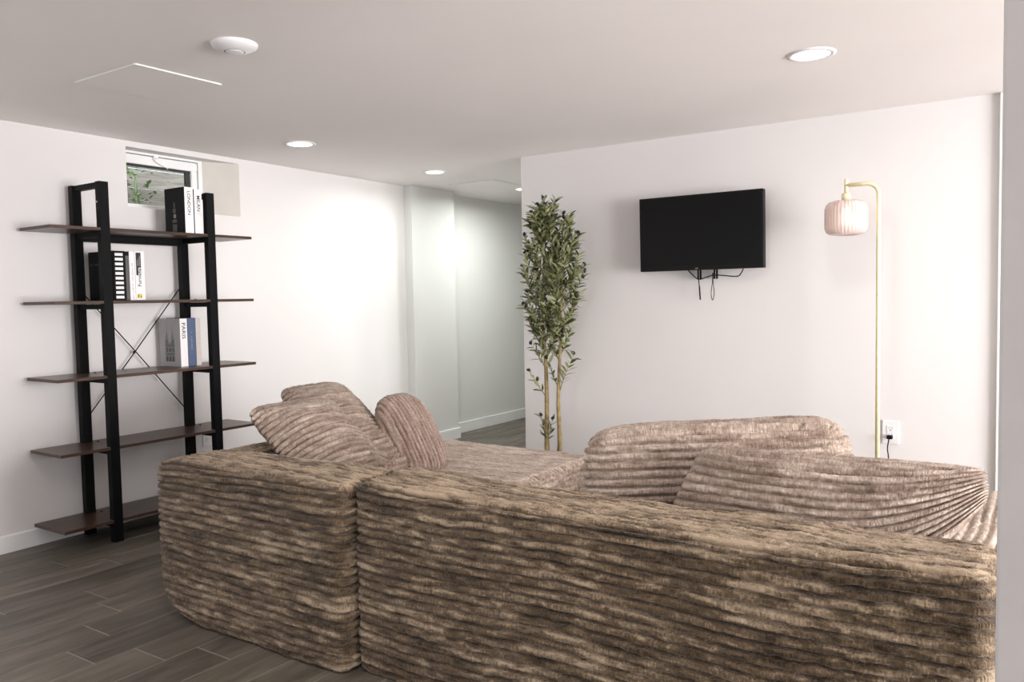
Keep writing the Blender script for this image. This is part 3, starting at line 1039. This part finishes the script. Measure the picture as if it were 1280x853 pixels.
for k in range(3):
    add_box(bm, (XB2 + 0.0008, 2.530 + k * 0.007, 1.458), (XB2 + 0.0012, 2.533 + k * 0.007, 1.490 + 0.012 * k))
build('small_print', bm, 'ink_soft', t)
box('spine_label', (XB2 + 0.0002, 2.524, 1.283), (XB2 + 0.0008, 2.554, 1.307), 'ink_yellow', t)
fine_print(t, 'label_mark', (XB2 + 0.0014, 2.529, 1.287), (0, 0.0072, 0), (0, 0, 1), 3, 0.016, 'ink', 8)

XB3 = -4.20
ZB3 = 0.883
t = book('grey PARIS book with a cathedral on its cover', XB3, 2.806, 2.853, ZB3, 0.280, 0.205, 'book_g', 'book_w')
spine_title(t, 'PARIS', XB3, 2.830, ZB3 + 0.255, 0.092, 0.023, 'ink')
fine_print(t, 'small_print', (XB3 + XP, 2.826, ZB3 + 0.135), (0, 0, -0.004), (0, 1, 0), 14, 0.008, 'paper', 2)
YC = 2.8056


def flat(polys, name, m, yc=YC):
    bm = bmesh.new()
    for p in polys:
        A = [bm.verts.new((x, yc, z)) for x, z in p]
        B = [bm.verts.new((x, 2.806, z)) for x, z in p]
        n = len(p)
        bm.faces.new(A)
        for i in range(n):
            bm.faces.new((A[i], A[(i + 1) % n], B[(i + 1) % n], B[i]))
    return build(name, bm, m, t)


def rc(x0, x1, z0, z1):
    return [(x0, z0), (x1, z0), (x1, z1), (x0, z1)]


cx, cz = -4.302, ZB3 + 0.03
flat([rc(cx - .045, cx + .045, cz, cz + .112), rc(cx - .045, cx - .012, cz + .112, cz + .130), rc(cx + .012, cx + .045, cz + .112, cz + .130)], 'cathedral_print', 'ink_soft')
flat([[(cx - .045 + k * .057, cz + .130), (cx - .012 + k * .057, cz + .130), (cx - .026 + k * .057, cz + .175), (cx - .0285 + k * .057, cz + .235), (cx - .031 + k * .057, cz + .175)] for k in (0, 1)], 'cathedral_print', 'ink_soft', YC - 0.0001)
P = [rc(cx - .045, cx + .045, cz + .043, cz + .047), rc(cx - .048, cx + .048, cz + .093, cz + .097), rc(cx - .045, cx + .045, cz + .088, cz + .091), rc(cx - .045, cx + .045, cz + .039, cz + .041)]
for k in range(3):
    x = cx - .030 + k * .030
    P.append([(x - .010, cz), (x + .010, cz), (x + .010, cz + .022), (x + .005, cz + .032), (x - .005, cz + .032), (x - .010, cz + .022)])
P.append([(cx + .011 * math.cos(a * math.pi / 6), cz + .068 + .011 * math.sin(a * math.pi / 6)) for a in range(12)])
for s in (-1, 1):
    for k in (0, 1):
        P.append(rc(cx + s * .030 - .009 + k * .011, cx + s * .030 - .002 + k * .011, cz + .054, cz + .082))
        P.append(rc(cx + s * .030 - .009 + k * .011, cx + s * .030 - .003 + k * .011, cz + .100, cz + .125))
flat(P, 'cathedral_print', 'ink_grey', YC - 0.0003)
t = book('dusty blue book between the Paris and the beige books', XB3, 2.855, 2.908, ZB3, 0.282, 0.205, 'book_navy', 'book_blue', 'book_navy')
fine_print(t, 'small_print', (XB3 + XP, 2.876, ZB3 + 0.205), (0, 0, -0.0068), (0, 1, 0), 17, 0.010, 'ink_soft', 6)
t = book('pale beige book at the end of the row on the middle shelf board', XB3, 2.910, 2.941, ZB3, 0.279, 0.205, 'book_w', 'book_beige', 'book_w')
fine_print(t, 'small_print', (XB3 + XP, 2.922, ZB3 + 0.195), (0, 0, -0.0085), (0, 1, 0), 10, 0.008, 'ink_rose', 7)

# ================================================================== SOFA
FRY = 1.862


def round_corner(p):
    q = p.copy()
    low = np.clip((0.17 - p[..., 2]) / 0.17, 0, 1) ** 2
    lft = np.clip((-2.55 - p[..., 0]) / 0.43, 0, 1)
    q[..., 0] += 0.11 * low * lft
    q[..., 2] += 0.035 * np.clip((0.10 - p[..., 2]) / 0.10, 0, 1) * lft ** 3
    q[..., 2] -= 0.022 * np.clip((p[..., 2] - 0.4) / 0.24, 0, 1) * np.clip((-2.80 - p[..., 0]) / 0.18, 0, 1) ** 2
    return q


t = thing('sofa_corner_module', 'brown ribbed plush corner sofa module beside the bookshelf', 'sofa', (-2.47, 2.36, 0))
plush_block('backrest', (-2.985, FRY, 0.0), (-1.958, FRY + 0.30, 0.640), t, seed=1, radius=0.032, sag=0.004, shape=round_corner)
plush_block('armrest', (-2.985, FRY + 0.295, 0.0), (-2.735, 2.86, 0.625), t, seed=12, top='x', radius=0.055, res=0.012)
plush_block('seat', (-2.735, FRY + 0.295, 0.0), (-1.965, 2.86, 0.42), t, seed=13, res=0.014, fine=0.006)
t = thing('sofa_double_module', 'long brown ribbed plush sofa module with its back to the pillar', 'sofa', (-1.03, 2.4, 0))
plush_block('backrest', (-1.945, 1.925, 0.0), (-0.112, 2.225, 0.645), t, seed=2, radius=0.030, bulge=0.008)
plush_block('seat', (-1.945, 2.22, 0.0), (-0.125, 2.90, 0.42), t, seed=23, res=0.014, fine=0.006)
t = thing('sofa_ottoman', 'light brown plush ottoman block in front of the hall opening', 'ottoman', (-2.48, 3.3, 0))
plush_block('cushion_block', (-2.985, 2.875, 0.0), (-2.0, 3.74, 0.425), t, seed=3, m='sofa_top', res=0.010, fine=0.0042, amp=0.014, radius=0.030, top_amp=0.25, wave_amp=0.003)
t = thing('sofa_chaise', 'pale ribbed plush chaise block near the floor lamp', 'chaise', (-0.55, 3.35, 0))
plush_block('cushion_block', (-1.02, 2.91, 0.0), (-0.10, 3.86, 0.43), t, seed=4, m='sofa_top', top='over', res=0.010, fine=0.005, pitch=0.034, amp=0.018, radius=0.075, top_amp=1.0)

# pillows
th = math.radians(37)
vdir = (-math.cos(th), 0, math.sin(th))
plush_pillow('throw_pillow', 'large ribbed plush pillow leaning on the armrest with a pointed corner', (0.225, 0.110, 0.330), (-2.605, 2.435, 0.600),
             ((0.05, 1, 0.02), (0, 0, 1), vdir), n_in=9, m_th=1.5, seed=31, pitch=0.0285, amp=0.024)
plush_pillow('throw_pillow', 'ribbed plush pillow behind the one leaning on the armrest', (0.20, 0.085, 0.335), (-2.790, 2.73, 0.632),
             ((0.0, 1, 0.02), (0, 0, 1), vdir), n_in=7, m_th=1.7, seed=32, pitch=0.0285, amp=0.024)
th = math.radians(56)
plush_pillow('throw_pillow', 'small rounded plush pillow with ribs running down its slope', (0.165, 0.072, 0.22), (-2.620, 2.985, 0.590),
             ((0.10, 1, 0.05), (0, 0, 1), (-math.cos(th), 0.0, math.sin(th))), n_in=2.7, m_th=2.2, seed=33, rib='u', pitch=0.022, amp=0.014, m='sofa_down')
plush_pillow('back_cushion', 'thick boxy plush cushion with a rounded end behind the sofa back', (0.425, 0.125, 0.225), (-0.925, 2.53, 0.612),
             ((0.90, 0.42, 0.14), (0, 0, 1), (-0.10, 0.10, 1)), n_in=5.0, m_th=4.0, seed=34, pitch=0.027, amp=0.022)
plush_pillow('back_cushion', 'long plush cushion with a pointed end lying along the sofa back', (0.405, 0.110, 0.185), (-0.555, 2.345, 0.622),
             ((1.0, 0.04, 0.035), (0, 0, 1), (0, 0.20, 1)), n_in=8, m_th=2.3, seed=35, pitch=0.027, amp=0.021, taper=0.72, dent=0.022, shear=0.35)
plush_pillow('back_cushion', 'low plush cushion lying flat on the chaise', (0.20, 0.07, 0.17), (-0.76, 3.45, 0.50),
             ((1, 0.1, 0), (0, 1, 0), (0, 1, 0.02)), n_in=4, m_th=2.0, seed=36, pitch=0.028, amp=0.015)

# ================================================================== TELEVISION
TVX0, TVX1, TVZ0, TVZ1, TVY = -2.098, -1.357, 1.388, 1.822, 4.50
tv = thing('television', 'black flat television mounted on the far wall', 'television', (-1.728, 4.55, 1.60))
tilt = 0.02


def tvbox(name, lo, hi, m, parent, bevel=0.0):
    bm = add_box(bmesh.new(), lo, hi, bevel)
    for v in bm.verts:
        v.co.y += (1.605 - v.co.z) * tilt
    return build(name, bm, m, parent)


tvbox('housing', (TVX0, TVY, TVZ0), (TVX1, TVY + 0.045, TVZ1), 'plastic_b', tv, 0.004)
tvbox('screen', (TVX0 + 0.012, TVY - 0.0006, TVZ0 + 0.022), (TVX1 - 0.012, TVY + 0.002, TVZ1 - 0.012), 'screen', tv)
tvbox('logo', (-1.752, TVY - 0.0012, TVZ0 + 0.007), (-1.734, TVY + 0.001, TVZ0 + 0.012), 'ink_soft', tv)
tvbox('rear_box', (-1.98, TVY + 0.044, TVZ0 + 0.05), (-1.48, TVY + 0.075, TVZ1 - 0.12), 'plastic_b', tv, 0.004)
mt = thing('wall_bracket', 'black steel wall bracket behind the television', 'bracket', (-1.70, 4.61, 1.45))
box('plate', (-1.90, 4.606, 1.48), (-1.50, 4.619, 1.68), 'black', mt)
for bx in (-1.772, -1.757, -1.673, -1.658):
    box('strut', (bx, 4.586, 1.335), (bx + 0.007, 4.600, 1.60), 'black', mt)
    box('arm', (bx, 4.574, 1.55), (bx + 0.007, 4.607, 1.60), 'black', mt)
yk = 4.565
tag(tube('cable', smoothcurve([(-1.83, yk, 1.40), (-1.79, yk, 1.36), (-1.755, yk, 1.335), (-1.71, yk, 1.345), (-1.665, yk, 1.357), (-1.60, yk, 1.352), (-1.53, yk, 1.345), (-1.505, yk, 1.36), (-1.485, yk, 1.40)]), 0.0032, 'plastic_b'), 'thin black cable sagging under the television', 'cable')
tag(tube('cable', smoothcurve([(-1.758, yk - .01, 1.40), (-1.752, yk - .01, 1.34), (-1.747, yk - .01, 1.29), (-1.742, yk - .01, 1.215)]), [0.003] * 12 + [0.0045] * 7, 'plastic_b'), 'short black cable end hanging straight down under the television', 'cable')
tag(tube('cable', smoothcurve([(-1.667, yk - .01, 1.37), (-1.668, yk - .01, 1.32), (-1.676, yk - .01, 1.25), (-1.668, yk - .01, 1.212), (-1.658, yk - .01, 1.25), (-1.664, yk - .01, 1.32), (-1.664, yk - .01, 1.37)]), 0.0022, 'plastic_b'), 'looped black cable hanging under the television', 'cable')

# ================================================================== FLOOR LAMP
LX, LY = -0.742, 4.33
HX = LX - 0.150
lamp = thing('floor_lamp', 'slender brass floor lamp with a fluted pink glass shade', 'lamp', (LX, LY, 0))
lathe('base', (LX, LY, 0), [(0.13, 0), (0.132, 0.004), (0.13, 0.014), (0.02, 0.020), (0.014, 0.04)], 'brass', lamp, 40)
arc = [(LX, LY, 0.02), (LX, LY, 0.9), (LX, LY, 1.66)]
for k in range(9):
    a = k / 8 * math.pi / 2
    arc.append((LX - 0.055 + 0.055 * math.cos(a), LY, 1.722 + 0.055 * math.sin(a)))
arc += [(HX, LY, 1.777)]
tube('pole', arc, 0.0105, 'brass', lamp, 14)
lathe('stem', (HX, LY, 0), [(0.0095, 1.735), (0.0095, 1.806), (0.008, 1.808)], 'brass', lamp, 16)
lathe('socket', (HX, LY, 0), [(0.021, 1.703), (0.021, 1.735), (0.018, 1.738), (0.011, 1.738)], 'brass', lamp, 24)
sh = [(0.024, 1.704), (0.055, 1.7015), (0.080, 1.694), (0.094, 1.680), (0.1005, 1.660), (0.1010, 1.640), (0.1010, 1.585), (0.1000, 1.562), (0.093, 1.544), (0.078, 1.533), (0.050, 1.529)]
inner = [(max(r - 0.004, 0.02), z + (0.003 if z < 1.6 else -0.003)) for r, z in sh[::-1]]
bm = add_lathe(bmesh.new(), (HX, LY, 0), sh + inner, 144, flute=36, famp=0.0016, close=False)
build('shade', bm, 'pink_glass', lamp, True)
lathe('bulb_holder', (HX, LY, 0), [(0.016, 1.668), (0.017, 1.703)], 'plastic_w', lamp, 16)
lathe('bulb', (HX, LY, 0), [(0.001, 1.575), (0.016, 1.580), (0.027, 1.598), (0.029, 1.615), (0.022, 1.640), (0.014, 1.668)], 'bulb', lamp, 20)

# ------------------------------------------------------------------ outlets and plug
def outlet(name, label, c, side, w=0.082, h=0.125):
    t = thing(name, label, 'outlet', c)
    x, y, z = c
    if side == 'far':
        box('plate', (x - w / 2, y - 0.007, z - h / 2), (x + w / 2, y, z + h / 2), 'plastic_w', t, 0.003)
        box('insert', (x - 0.018, y - 0.0095, z - 0.035), (x + 0.018, y - 0.006, z + 0.035), 'plastic_w', t, 0.0015)
        for zz in (-0.017, 0.017):
            lathe('ground_hole', (x, y - 0.0096, z + zz - 0.006), [(0.0001, -0.002), (0.003, -0.002), (0.003, 0.002), (0.0001, 0.002)], 'ink', t, 10)
            for xx in (-0.007, 0.007):
                box('slot', (x + xx - 0.001, y - 0.0099, z + zz + 0.002), (x + xx + 0.001, y - 0.009, z + zz + 0.010), 'ink_soft', t)
    else:
        box('plate', (x, y - w / 2, z - h / 2), (x + 0.006, y + w / 2, z + h / 2), 'plastic_w', t, 0.002)
        box('insert', (x + 0.005, y - 0.017, z - 0.034), (x + 0.008, y + 0.017, z + 0.034), 'plastic_w', t, 0.001)
        for zz in (-0.017, 0.017):
            for yy in (-0.007, 0.007):
                box('slot', (x + 0.0078, y + yy - 0.001, z + zz - 0.004), (x + 0.0084, y + yy + 0.001, z + zz + 0.004), 'ink_soft', t)
    return t


outlet('wall_outlet', 'white outlet plate beside the brass lamp pole with a black plug', (-0.727, 4.62, 0.505), 'far')
outlet('wall_outlet', 'white outlet plate low on the wall behind the bookshelf', tuple(WL(3.15, 0, 0.405)), 'left', 0.075, 0.115)
pl = thing('power_plug', 'black plug with its cord in the far wall outlet', 'plug', (-0.727, 4.61, 0.478))
box('body', (-0.742, 4.580, 0.472), (-0.714, 4.610, 0.492), 'plastic_b', pl, 0.004)
tube('cord', smoothcurve([(-0.730, 4.587, 0.474), (-0.733, 4.580, 0.45), (-0.736, 4.578, 0.42), (-0.730, 4.575, 0.37), (-0.725, 4.57, 0.2), (-0.73, 4.55, 0.03), (-0.74, 4.48, 0.008)]), 0.0032, 'plastic_b', pl)

# ================================================================== OLIVE TREE
rt = random.Random(21)
TY = 4.36
tree = thing('olive_tree', 'tall potted olive tree with two thin trunks and dark olives', 'tree', (-2.66, TY, 0))
lathe('pot', (-2.66, TY, 0), [(0.085, 0.0), (0.105, 0.06), (0.118, 0.17), (0.120, 0.18), (0.110, 0.18), (0.105, 0.155), (0.001, 0.155)], 'pot', tree, 32)
lathe('soil', (-2.66, TY, 0), [(0.106, 0.150), (0.106, 0.160), (0.05, 0.168), (0.001, 0.168)], 'soil', tree, 24)
trunkA = smoothcurve([(-2.685, TY, 0.15), (-2.690, TY, 0.35), (-2.692, TY + 0.01, 0.60), (-2.690, TY, 0.85), (-2.700, TY - 0.01, 1.10), (-2.70, TY, 1.35), (-2.685, TY + 0.01, 1.60), (-2.665, TY, 1.80)], 5)
trunkB = smoothcurve([(-2.630, TY - 0.01, 0.15), (-2.612, TY - 0.01, 0.24), (-2.590, TY - 0.01, 0.30), (-2.598, TY, 0.45), (-2.602, TY, 0.60), (-2.590, TY, 0.80), (-2.572, TY - 0.01, 1.00), (-2.568, TY, 1.22), (-2.560, TY, 1.45), (-2.560, TY + 0.01, 1.62)], 5)


def taper_r(pts, r0, r1):
    n = len(pts)
    return [r0 + (r1 - r0) * (i / (n - 1)) ** 0.8 + 0.0007 * math.sin(i * 2.1) for i in range(n)]


tube('trunk', trunkA, taper_r(trunkA, 0.0195, 0.004), 'bark', tree, 10)
tube('trunk', trunkB, taper_r(trunkB, 0.0205, 0.004), 'bark', tree, 10)

# leaf mesh: narrow folded blade along +x, 8 cm
bl = bmesh.new()
rows = [(0.0, 0.0006), (0.12, 0.006), (0.35, 0.0105), (0.6, 0.0100), (0.85, 0.005), (1.0, 0.0003)]
pv = None
for s, w in rows:
    x = s * 0.078
    zc = 0.010 * s - 0.020 * s * s
    ring = [bl.verts.new((x, -w, zc + w * 0.30)), bl.verts.new((x, 0, zc)), bl.verts.new((x, w, zc + w * 0.30))]
    if pv:
        bl.faces.new((pv[0], ring[0], ring[1], pv[1]))
        bl.faces.new((pv[1], ring[1], ring[2], pv[2]))
    pv = ring
leaf_me = bpy.data.meshes.new('leaf')
bl.to_mesh(leaf_me)
bl.free()
leaf_me.materials.append(M['leaf'])
leaf_me.polygons.foreach_set('use_smooth', [True] * len(leaf_me.polygons))
bo = add_lathe(bmesh.new(), (0, 0, 0), [(0.0005, -0.0145), (0.0062, -0.0112), (0.0096, -0.0025), (0.0093, 0.005), (0.0056, 0.0125), (0.0005, 0.0145)], 12)
olive_me = bpy.data.meshes.new('olive')
bo.to_mesh(olive_me)
bo.free()
olive_me.materials.append(M['olive'])
olive_me.polygons.foreach_set('use_smooth', [True] * len(olive_me.polygons))

leaves = []      # 4x4 matrices in world space


def frame_from(d, roll):
    d = Vector(d).normalized()
    side = Vector((0, 0, 1)).cross(d)
    if side.length < 1e-3:
        side = Vector((1, 0, 0))
    side.normalize()
    upv = d.cross(side)
    s2 = side * math.cos(roll) + upv * math.sin(roll)
    u2 = d.cross(s2)
    return Matrix(((d.x, s2.x, u2.x, 0), (d.y, s2.y, u2.y, 0), (d.z, s2.z, u2.z, 0), (0, 0, 0, 1)))


def branch(base, d0, length, tipup, nleaf, name='branch'):
    """a twig from base, curving upwards, with paired leaves"""
    base, d0 = Vector(base), Vector(d0).normalized()
    pts = [base]
    d = d0.copy()
    n = 7
    for i in range(n):
        d = (d + Vector((rt.gauss(0, .05), rt.gauss(0, .05), tipup / n))).normalized()
        pts.append(pts[-1] + d * (length / n))
    br = tube(name, pts, [0.0034 - 0.0022 * i / n for i in range(n + 1)], 'twig', tree, 5)
    for k in range(nleaf):
        s = 0.12 + 0.88 * (k + 0.5) / nleaf
        f = s * n
        i = min(int(f), n - 1)
        p = pts[i].lerp(pts[i + 1], f - i)
        ax = (pts[i + 1] - pts[i]).normalized()
        a = rt.uniform(0, 2 * math.pi)
        perp = ax.orthogonal().normalized()
        perp = (Matrix.Rotation(a, 3, ax) @ perp)
        for sgn in ((1, -1) if k < nleaf - 1 else (1,)):
            dd = (ax * rt.uniform(0.5, 1.1) + perp * sgn * rt.uniform(0.7, 1.1)).normalized()
            sc = rt.uniform(0.62, 1.02) * (0.8 if s > 0.9 else 1)
            mtx = Matrix.Translation(p) @ frame_from(dd, rt.gauss(0, 0.6)) @ Matrix.Scale(sc, 4)
            leaves.append(mtx)
    return pts, br


olives = []
spec = []
# (trunk, fraction along, azimuth range) -> the crown is a tall narrow ellipse
for k in range(58):
    z = 0.84 + 0.86 * (k / 57.0)
    tr = trunkA if (k % 2 == 0 or z > 1.55) else trunkB
    base = min(tr, key=lambda p: abs(p.z - z))
    az = k * 2.399 + rt.uniform(-.4, .4)
    wid = 0.24 * (1 - 0.70 * max(0, (z - 1.35) / 0.5)) * (0.75 if z < 0.95 else 1)
    ln = wid * rt.uniform(1.05, 1.45)
    dx, dy = math.cos(az), math.sin(az) * 0.75
    if base.y + dy * ln > 4.58:
        dy *= 0.4
    p, br = branch(base, (dx * 0.75, dy * 0.75, 0.85), ln, 0.9, int(9 + ln * 25))
    if k % 2 == 0 or z > 1.5:
        olives.append((p[rt.choice((4, 5, 6, 7))], br))
    if k % 5 == 0:
        olives.append((p[3], br))
# leaders at the top, side sprays, low twigs
for bpt, dr, ln, nl in (((-2.665, TY, 1.64), (-0.15, 0, 1), 0.22, 13), ((-2.66, TY, 1.60), (0.25, -0.05, 1), 0.22, 13), ((-2.68, TY, 1.50), (-0.50, -0.05, 1), 0.26, 13),
                        ((-2.56, TY, 1.42), (0.55, -0.05, 0.9), 0.24, 13), ((-2.56, TY, 1.16), (0.85, -0.1, 0.75), 0.30, 14), ((-2.57, TY, 1.28), (0.8, 0.1, 0.6), 0.22, 11),
                        ((-2.70, TY, 1.05), (-0.8, -0.1, 0.7), 0.20, 11), ((-2.70, TY, 0.98), (-0.6, -0.2, 0.6), 0.16, 8), ((-2.56, TY, 1.58), (0.2, 0, 1), 0.18, 10)):
    p, br = branch(bpt, dr, ln, 0.5, nl)
    olives += [(p[7], br), (p[6], br)]
for bpt, dr, ln, nl in (((-2.692, TY, 0.62), (-0.75, -0.05, 0.8), 0.20, 5), ((-2.590, TY, 0.66), (0.50, -0.05, 1), 0.26, 8), ((-2.598, TY, 0.68), (-0.55, -0.1, 0.9), 0.20, 7),
                        ((-2.690, TY, 0.30), (-0.30, -0.1, 1), 0.20, 6), ((-2.686, TY, 0.31), (0.30, -0.1, 1), 0.18, 5), ((-2.692, TY, 0.80), (-0.5, -0.2, 0.9), 0.18, 7)):
    p, br = branch(bpt, dr, ln, 0.2, nl)
    olives.append((p[7], br))

inv = Matrix.Translation(-wloc(tree))
rt.shuffle(leaves)
leaves = [m for m in leaves if m.translation.y + (m @ Vector((0.07, 0, 0)) - m.translation).y < 4.60]
leaves.sort(key=lambda m: m.translation.y)
for m_ in leaves[:290]:
    o = bpy.data.objects.new('leaf', leaf_me)
    COL.objects.link(o)
    o.parent = tree
    o.matrix_local = inv @ m_
V0 = np.array([v.co[:] for v in leaf_me.vertices])
F0 = [tuple(p.vertices) for p in leaf_me.polygons]
vv, ff = [], []
for m_ in leaves[290:]:
    A = np.array((inv @ m_))
    vv.append(V0 @ A[:3, :3].T + A[:3, 3])
    off = (len(vv) - 1) * len(V0)
    ff += [tuple(i + off for i in f) for f in F0]
me = bpy.data.meshes.new('foliage')
me.from_pydata(np.concatenate(vv).tolist(), [], ff)
me.polygons.foreach_set('use_smooth', [True] * len(me.polygons))
fo = link('foliage', me, 'leaf', tree)
fo['kind'] = 'stuff'
for p, br in olives:
    o = bpy.data.objects.new('olive', olive_me)
    COL.objects.link(o)
    o.parent = tree
    o.matrix_local = inv @ Matrix.Translation(p + Vector((0.004 * rt.uniform(-1, 1), -0.004, 0.008))) @ Matrix.Rotation(rt.uniform(0, 3), 4, 'Y')
print('leaves', len(leaves), 'olives', len(olives), 'planks', len(seen))
